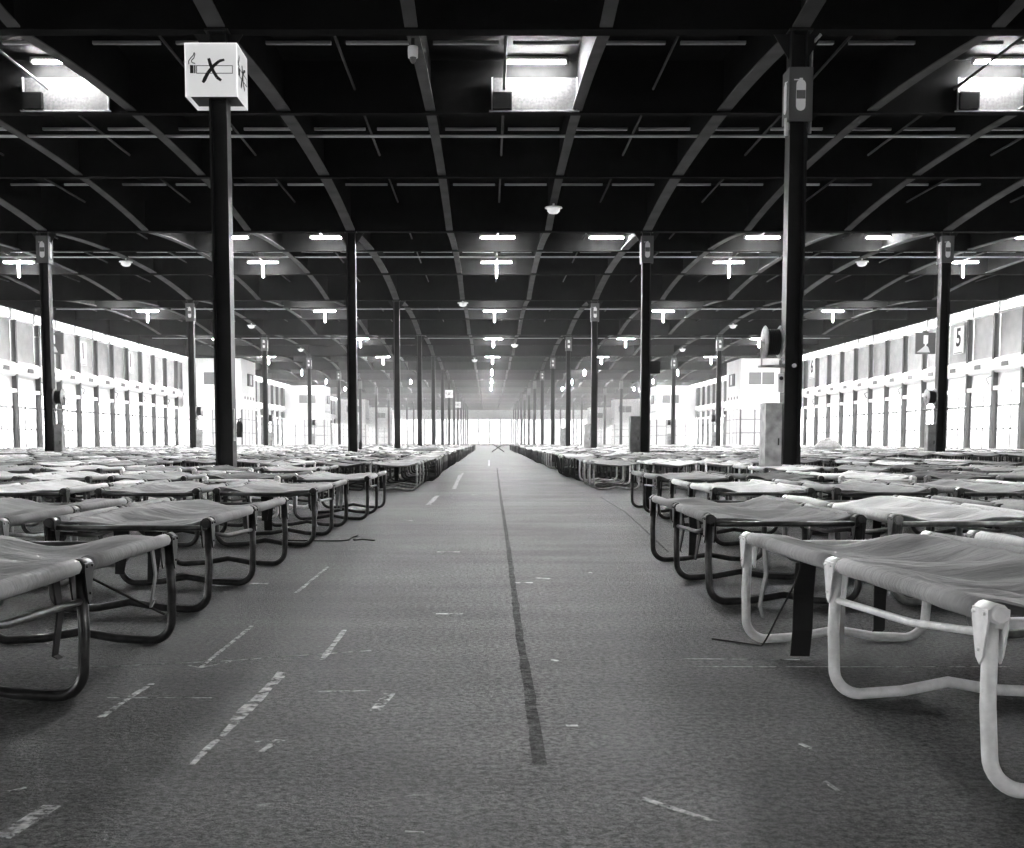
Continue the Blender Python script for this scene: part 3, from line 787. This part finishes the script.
# ------------------------------------------------------------------ camp beds
BW, BL, BH = .74, 2.0, .45
RT = .018                                       # tube radius
def u_leg(w, lean=0.0, n=12, r=RT):
    h = BH - .02; rr = .085; pts = [(-w / 2, 0, h)]
    q = lambda x, z: (x, lean * (h - z), z)
    pts += [q(-w / 2 - .005, h * .5), q(-w / 2, rr + r)]
    K = 8 if n > 6 else 4
    for i in range(1, K + 1):
        a = math.pi / 2 * i / K; pts.append(q(-w / 2 + rr - rr * math.cos(a), r + rr - rr * math.sin(a)))
    pts += [q(-w * .2, r + .008), q(0, r + .035), q(w * .2, r + .008)]
    for i in range(0, K + 1):
        a = math.pi / 2 * (1 - i / K); pts.append(q(w / 2 - rr + rr * math.cos(a), r + rr - rr * math.sin(a)))
    pts += [q(w / 2 + .005, h * .5), q(w / 2, h)]
    return MB().tube(pts, r, n)
def canvas_mb(seed, nx=16, ny=56, sag=.055, detail=True):
    rnd = random.Random(seed); b = MB(); w = BW; l = BL - .2
    ph = [rnd.uniform(0, 6.28) for _ in range(8)]
    fold = [(rnd.uniform(.05, .95), rnd.uniform(-.35, .35), rnd.uniform(-.022, .02), rnd.uniform(.012, .05)) for _ in range(4)]
    def z(u, v):
        s = -sag * (1 - (2 * u - 1) ** 2) * (1 - .35 * math.cos(v * 4 * math.pi))
        wr = .009 * math.sin(u * 3 + v * 31 + ph[0] + 2 * math.sin(v * 7 + ph[1])) + .007 * math.sin(u * 9 + v * 11 + ph[2]) + .006 * math.sin(v * 53 + u * 5 + ph[3])
        if detail:
            for q in range(4):      # crumpled folds pulling from the hems
                d = v - fold[q][0] - fold[q][1] * (u - .5) - .03 * math.sin(u * 7 + ph[q])
                wr += fold[q][2] * math.exp(-(d / fold[q][3]) ** 2)
            wr += .0035 * math.sin(v * 97 + u * 9 + ph[5] + 3 * math.sin(u * 5 + ph[6])) + .003 * math.sin(v * 141 - u * 13 + ph[7])
        e = min(u, 1 - u) * 6
        if v < .06 or v > .94: s -= .012 * math.sin(u * 9 + ph[4])
        return BH - .004 + s + wr * min(1, e)
    vs = [(-w / 2 + w * i / nx, -l / 2 + l * j / ny, z(i / nx, j / ny)) for j in range(ny + 1) for i in range(nx + 1)]
    vb = [(x, y, zz - .006) for x, y, zz in vs]; N = nx + 1; T = len(vs)
    fs = [(j * N + i, j * N + i + 1, (j + 1) * N + i + 1, (j + 1) * N + i) for j in range(ny) for i in range(nx)]
    b.add(vs, fs, 0, True); b.add(vb, [f[::-1] for f in fs], 0, True)
    rim = [i for i in range(N)] + [j * N + nx for j in range(1, ny + 1)] + [ny * N + i for i in range(nx - 1, -1, -1)] + [j * N for j in range(ny - 1, 0, -1)]
    b.add([], [], 0)
    for a, c in zip(rim, rim[1:] + rim[:1]): b.f.append([a, T + a, T + c, c]); b.m.append(0); b.sm.append(False)
    # hem sleeves round the side rails, open at the leg brackets
    for sx in (-1, 1):
        for y0, y1 in ((-l / 2, -.06), (.06, l / 2)):
            k = 5 if detail else 1
            b.tube([(sx * w / 2, y0 + (y1 - y0) * i / k, BH - .02 + rnd.uniform(-.002, .002)) for i in range(k + 1)], [.026 + rnd.uniform(-.0015, .0015) for _ in range(k + 1)], 8 if detail else 5)
    return b
def bracket_mb(sx):
    b = MB(); x = sx * .021
    pl = [(-.036, .010), (.036, .010), (.036, -.02), (.014, -.105), (-.004, -.12), (-.016, -.10), (-.036, -.02)]
    b.prism(pl, 'x', x, x + sx * .005); b.prism(pl, 'x', -x, -x - sx * .005)
    b.tube([(0, -.036, 0), (0, .036, 0)], .0235, 12)
    for yy in (-.022, .024): b.tube([(x, yy, 0), (x + sx * .011, yy, 0)], .005, 6)
    b.tube([(x, 0, -.085), (x + sx * .011, 0, -.085)], .005, 6)
    return b
CV = ['canvas_mid', 'canvas_dark', 'canvas_pale']
canvas_me = {(c, s): canvas_mb(s * 7 + 3).mesh('canvas', M[c]) for c in CV for s in range(4)}
canvas_lo = {(c, s): canvas_mb(s * 5 + 40, 5, 10, detail=False).mesh('canvas', M[c]) for c in CV for s in range(3)}
TUBES = ('steel', 'steel2', 'whitetube')
leg_me, rail_me, brk_me, brace_me, bar_me, leg_lo, rail_lo, bed_lo = {}, {}, {}, {}, {}, {}, {}, {}
for m in TUBES:
    leg_me[m] = [u_leg(BW, l).mesh('leg_frame', M[m]) for l in (-.05, 0, .05)]
    leg_lo[m] = u_leg(BW, 0, 5).mesh('leg_frame', M[m])
    rail_me[m] = MB().tube([(0, -BL / 2, 0), (0, BL / 2, 0)], RT, 10).mesh('side_rail', M[m])
    rail_lo[m] = MB().tube([(0, -BL / 2, 0), (0, BL / 2, 0)], RT, 5).mesh('side_rail', M[m])
    brk_me[m] = {s: bracket_mb(s).mesh('bracket', M[m]) for s in (-1, 1)}
    brace_me[m] = {s: MB().tube([(s * BW / 2, -BL / 2 + .06, BH - .07), (s * (BW / 2 - .02), -BL / 4, BH - .12), (s * BW / 2, -.02, BH - .13)], .011, 6).mesh('brace', M[m]) for s in (-1, 1)}
    bar_me[m] = MB().tube([(-BW / 2, 0, 0), (BW / 2, 0, 0)], .014, 8).mesh('end_bar', M[m])
def ribbon(path, w, n_seg=None, t=.003, taper=1.0):
    """hanging band: path of (x,y,z), width along local y"""
    b = MB(); vs = []
    for i, p in enumerate(path):
        ww = w * (1 + (taper - 1) * i / (len(path) - 1)) / 2
        vs += [(p[0] - t, p[1] - ww, p[2]), (p[0] - t, p[1] + ww, p[2]), (p[0] + t, p[1] + ww, p[2]), (p[0] + t, p[1] - ww, p[2])]
    fs = [(0, 1, 2, 3)]
    for i in range(len(path) - 1):
        o = 4 * i
        for k in range(4): fs.append((o + k, o + 4 + k, o + 4 + (k + 1) % 4, o + (k + 1) % 4))
    o = 4 * (len(path) - 1); fs.append((o + 3, o + 2, o + 1, o))
    return b.add(vs, fs, 0, False)
strap_me = [ribbon([(0, 0, 0), (.012, .004, -.12), (-.01, .01, -.25), (.004, .014, -l)], w, taper=tp).mesh('strap', M[m])
            for l, w, tp, m in ((.35, .075, .95, 'strap'), (.26, .05, .7, 'strap'), (.30, .05, .4, 'rag'), (.22, .035, .6, 'rag'), (.20, .09, .3, 'strap'))]
tie_me = [MB().tube([(0, 0, 0), (.01, .01, -.08), (-.005, .015, -.16), (.01, .03, -.23)], .006, 5).mesh('tie_cord', M['strap'])]
def bed(x, y, rz, label, cv, tube, detail, aisle=1, straps=(), group='camp beds', seed=0):
    t = empty('camp_bed', (x, y, 0), rz)
    if detail:
        put('canvas', canvas_me[(cv, seed % 4)], t)
        for i, yy in enumerate((-BL / 2 + .05, 0, BL / 2 - .05)):
            put('leg_frame', leg_me[tube][i], t, (0, yy, 0))
            for s in (-1, 1): put('bracket', brk_me[tube][s], t, (s * BW / 2, yy, BH - .02))
        for s in (-1, 1):
            put('side_rail', rail_me[tube], t, (s * BW / 2, 0, BH - .02))
            put('brace', brace_me[tube][s], t)
        for yy in (-BL / 2 + .04, BL / 2 - .04): put('end_bar', bar_me[tube], t, (0, yy, BH - .045))
        for (sx, yy, k) in straps: put('strap', strap_me[k], t, (sx * (BW / 2 - .035), yy, BH - (.03 if abs(sx) > .9 else .085)), 0 if abs(sx) == 1 else 1.45)
    else:
        put('canvas', canvas_lo[(cv, seed % 3)], t)
        for yy in (-BL / 2 + .05, 0, BL / 2 - .05): put('leg_frame', leg_lo[tube], t, (0, yy, 0))
        for s in (-1, 1): put('side_rail', rail_lo[tube], t, (s * BW / 2, 0, BH - .02))
        for (sx, yy, k) in straps: put('strap', strap_me[k], t, (sx * (BW / 2 - .035), yy, BH - (.03 if abs(sx) > .9 else .085)), 0 if abs(sx) == 1 else 1.45)
    tag(t, label, 'camp bed', group); return t
CNAME = {'canvas_mid': 'grey', 'canvas_dark': 'dark grey', 'canvas_pale': 'white'}
rnd = random.Random(5)
def rstraps(n):
    return [(rnd.choice((-1, 1, -.7, .6, .1, -.2)), rnd.uniform(-.85, .85), rnd.choice((0, 1, 1, 2, 3, 4))) for _ in range(n)]
PITCHX = .95
rows = []     # (side, row number, near y, aisle edge x, list of explicit looks)
for i, (y0, xe) in enumerate(((2.40, 1.27), (5.15, 1.33), (8.40, 1.35), (11.2, 1.25))): rows.append(('left', i + 1, y0, xe, PITCHX))
for i, (y0, xe) in enumerate(((2.45, 1.05), (5.40, 1.10), (8.45, 1.74), (11.3, 1.74))): rows.append(('right', i + 1, y0, xe, PITCHX))
rows.append(('left', 5, 14.4, 1.25, PITCHX)); rows.append(('right', 5, 14.6, 1.74, PITCHX))
for i in range(34):
    rows.append(('left', 6 + i, 17.7 + i * 2.13, 1.16 + .05 * math.sin(i * 2.1), .9))
    rows.append(('right', 6 + i, 18.0 + i * 2.13, 1.76 + .05 * math.sin(i * 1.7), .9))
LOOK = {('left', 1, 1): ('canvas_mid', 'steel'), ('left', 2, 1): ('canvas_mid', 'steel'), ('left', 2, 2): ('canvas_mid', 'steel2'), ('left', 3, 1): ('canvas_mid', 'steel'), ('left', 3, 2): ('canvas_mid', 'steel'),
        ('left', 3, 3): ('canvas_pale', 'steel'), ('left', 4, 1): ('canvas_mid', 'steel'), ('right', 1, 1): ('canvas_mid', 'whitetube'), ('right', 2, 1): ('canvas_mid', 'steel'), ('right', 2, 2): ('canvas_pale', 'steel2'),
        ('right', 3, 1): ('canvas_pale', 'steel'), ('right', 3, 4): ('canvas_pale', 'steel2'), ('right', 4, 1): ('canvas_mid', 'steel'), ('right', 4, 3): ('canvas_pale', 'whitetube'), ('right', 6, 1): ('canvas_mid', 'steel2')}
cand = []
for (side, rn, y0, xe, px) in rows:
    sg = -1 if side == 'left' else 1; yc = y0 + BL / 2
    for c in range(1, 27):
        x = sg * (xe + BW / 2 + (c - 1) * px)
        if abs(x) > min(22.5, .49 * (yc + 1) + 2.2): break
        if rn == 5 and c < (2 if side == 'left' else 3): continue
        if side == 'right' and 16.5 < yc < 29.5 and abs(x) > 8.6: continue
        if any(abs(x - cx) < BW / 2 + .24 and abs(yc - (k + PH) * D) < BL / 2 + .25 for cx in COLX.values() for k in range(1, 7)): continue
        if any(z - 1.5 < yc < z + BD + 1.5 for z in BLOCKS) and abs(x) > 18.8: continue
        cand.append((yc, side, rn, c, x, sg))
cand.sort(key=lambda q: q[0] + .12 * abs(q[4]))
single, rest = cand[:300], cand[300:]
single.sort(key=lambda q: (q[2], q[3])); seen = {}
for (yc, side, rn, c, x, sg) in single:
    look = LOOK.get((side, rn, c))
    if not look:
        look = (rnd.choices(CV, (6, 2.2, 2.6))[0], rnd.choices(TUBES, (6, 3, 1))[0])
    near = rn <= 5
    jx, jy, rz = (0, 0, rnd.uniform(-.012, .012)) if c == 1 and near else (rnd.uniform(-.05, .05), rnd.uniform(-.06, .06), rnd.uniform(-.02, .02))
    if not near: jy *= .5
    st_ = rstraps(rnd.choice((2, 3, 4))) if near else (rstraps(1) if yc < 30 and rnd.random() < .6 else [])
    if (side, rn, c) == ('right', 1, 1):
        x, rz = 1.09 + BW / 2, .055
        st_ = [(-.75, .62, 0), (.12, .62, 1), (-1, .86, 2), (-.98, .05, 3)]
    if (side, rn, c) == ('left', 1, 1): st_ = [(1, -.12, 1), (1, .84, 3)]
    if (side, rn, c) == ('right', 2, 1): st_ = [(-1, .05, 1), (-1, -.45, 4), (-.6, .4, 1)]
    nm = CNAME[look[0]]
    seen[(side, rn)] = n_ = seen.get((side, rn), 0) + 1
    lab = f'{nm} canvas camp bed {side} of the aisle, {ORD[rn]} row back, {ORD[n_]} from the aisle'
    bed(x + jx, yc + jy, rz, lab, look[0], look[1], near, sg, st_, f'camp beds {side} of the aisle', seed=rn * 3 + c)
# the beds too far off to tell apart: one mass
mass = MB()
leg_t = u_leg(BW, 0, 4); cts = [canvas_mb(s, 4, 6, detail=False) for s in range(4)]
rl = MB()
for s in (-1, 1): rl.tube([(s * BW / 2, -BL / 2, BH - .02), (s * BW / 2, BL / 2, BH - .02)], RT, 4)
for (yc, side, rn, c, x, sg) in rest:
    ci = rnd.choices((0, 1, 2), (6, 2.2, 2.6))[0]; ct_ = rnd.choice(cts); x += rnd.uniform(-.04, .04)
    mass.add([(v[0] + x, v[1] + yc, v[2]) for v in ct_.v], ct_.f, ci, True)
    if yc < 70:
        for yy in (-BL / 2 + .05, 0, BL / 2 - .05): mass.add([(v[0] + x, v[1] + yc + yy, v[2]) for v in leg_t.v], leg_t.f, 3, True)
    else:
        for yy in (-BL / 2 + .05, BL / 2 - .05):
            for sx in (-1, 1): mass.box(x + sx * BW / 2 - .018, x + sx * BW / 2 + .018, yc + yy - .018, yc + yy + .018, 0, BH - .02, 3)
tag(mass.build('distant_camp_beds', [M['canvas_mid'], M['canvas_dark'], M['canvas_pale'], M['steel']]), 'distant rows of camp beds merging into a band at the back of the hall', 'camp beds', kind='stuff')

# ------------------------------------------------------------------ loose things
# cord hanging from the front right bed and lying on the floor
def smooth(P, n=6):
    P = [Vector(p) for p in P]; out = []
    for i in range(len(P) - 1):
        a, b_, c, d = P[max(i - 1, 0)], P[i], P[i + 1], P[min(i + 2, len(P) - 1)]
        for k in range(n):
            t = k / n; out.append(.5 * ((2 * b_) + (c - a) * t + (2 * a - 5 * b_ + 4 * c - d) * t * t + (3 * b_ - a - 3 * c + d) * t ** 3))
    return out + [P[-1]]
def fl_(px, py, z=.005): q = gnd(px, py); return (q.x, q.y, z)
g = MB().tube(smooth([(1.14, 4.0, .39), (1.13, 4.0, .32), (1.08, 4.05, .18), (1.05, 4.15, .05), fl_(757, 646), fl_(735, 643), fl_(712, 640)]), .0035, 6).build('cord', M['strap']); tag(g, 'thin black cord hanging from the front right bed onto the floor', 'cord')
p = gnd(348, 541); 
g = MB().tube(smooth([(p.x - .55, p.y - .02, .008), (p.x - .25, p.y - .06, .008), (p.x - .02, p.y - .03, .008), (p.x + .02, p.y + .1, .02), (p.x + .07, p.y + .12, .03), (p.x + .05, p.y - .02, .012), (p.x + .12, p.y + .02, .012), (p.x + .22, p.y - .04, .008)]), .006, 6).build('rope', M['strap'])
tag(g, 'dark knotted rope end on the floor left of the aisle', 'rope')
# cord tied from leg to canvas on the front left bed
g = MB().tube([(-1.60, 4.1, .36), (-1.45, 4.2, .25), (-1.29, 4.33, .13)], .005, 5).build('tie_cord', M['strap']); tag(g, 'thin dark cord slanting down to the leg of the front left bed', 'cord')
# crossed-leg camp bed end standing across the far aisle
yx = 74.0; xx = (498 - VPX) * yx / FPX
t = empty('folding_stretcher', (xx, yx, 0))
for s in (-1, 1): MB().tube([(-s * .42, -s * .02, .02), (s * .44, -s * .02, .62)], .035, 6).build('crossed_leg', M['steel'], t)
q = MB(); n = 8
for i in range(n):
    a0, a1 = i / n, (i + 1) / n; f = lambda a: .62 - .22 * (1 - (2 * a - 1) ** 2)
    q.add([(-.44 + .88 * a, yy, f(a) + dz) for dz in (0, .012) for yy in (-.9, .9) for a in (a0, a1)], [(0, 1, 3, 2), (4, 6, 7, 5), (0, 4, 5, 1), (2, 3, 7, 6)], 0, True)
q.build('canvas', M['canvas_pale'], t)
tag(t, 'small folding stretcher on crossed legs standing in the far aisle', 'stretcher')
# heap of bedding on the far beds on the right
def heap(x, y, z, r, h, label):
    rr = random.Random(3); b = MB(); n = 18; m = 7; vs = []
    for j in range(m):
        q = j / (m - 1) * math.pi / 2
        for i in range(n):
            a = 2 * math.pi * i / n; k = 1 + rr.uniform(-.1, .1)
            vs.append((x + r * math.cos(q) * math.cos(a) * k, y + r * .8 * math.cos(q) * math.sin(a) * k, z + h * math.sin(q) * (1 + rr.uniform(-.06, .06))))
    fs = [(j * n + i, j * n + (i + 1) % n, (j + 1) * n + (i + 1) % n, (j + 1) * n + i) for j in range(m - 1) for i in range(n)] + [tuple(range(n))[::-1]]
    b.add(vs, fs, 0, True); g = b.build('bedding_heap', M['rag']); tag(g, label, 'bedding')
heap(14.6, 47.5, .45, .55, .45, 'grey heap of bedding on a distant bed against the right wall doors')
heap(-2.1, 37.9, .45, .5, .16, 'dark low heap of bedding on a distant bed left of the aisle')

# ------------------------------------------------------------------ haze in the air of the hall
hm = bpy.data.materials.new('hall_haze'); hm.use_nodes = True
nt = hm.node_tree; nt.nodes.clear()
vs_ = nt.nodes.new('ShaderNodeVolumeScatter'); 
tc_ = nt.nodes.new('ShaderNodeTexCoord'); sx_ = nt.nodes.new('ShaderNodeSeparateXYZ'); nt.links.new(tc_.outputs['Object'], sx_.inputs[0])
mr_ = nt.nodes.new('ShaderNodeMapRange'); mr_.interpolation_type = 'SMOOTHSTEP'      # the air is clearer at the camera's end
for k_, v_ in zip(('From Min', 'From Max', 'To Min', 'To Max'), (20, 165, HAZE * .03, HAZE)): mr_.inputs[k_].default_value = v_
nt.links.new(sx_.outputs['Y'], mr_.inputs['Value']); nt.links.new(mr_.outputs[0], vs_.inputs['Density'])
vs_.inputs['Anisotropy'].default_value = .2
o_ = nt.nodes.new('ShaderNodeOutputMaterial'); nt.links.new(vs_.outputs[0], o_.inputs['Volume'])
if HAZE > 0:
    hz = MB().box(WL - 1.5, WR + 1.5, Y0 - 1, Y1 + 2, -.6, Z_DECK + .6).build('haze', hm)
    tag(hz, 'thin pale haze filling the air of the whole hall', 'haze', kind='stuff')
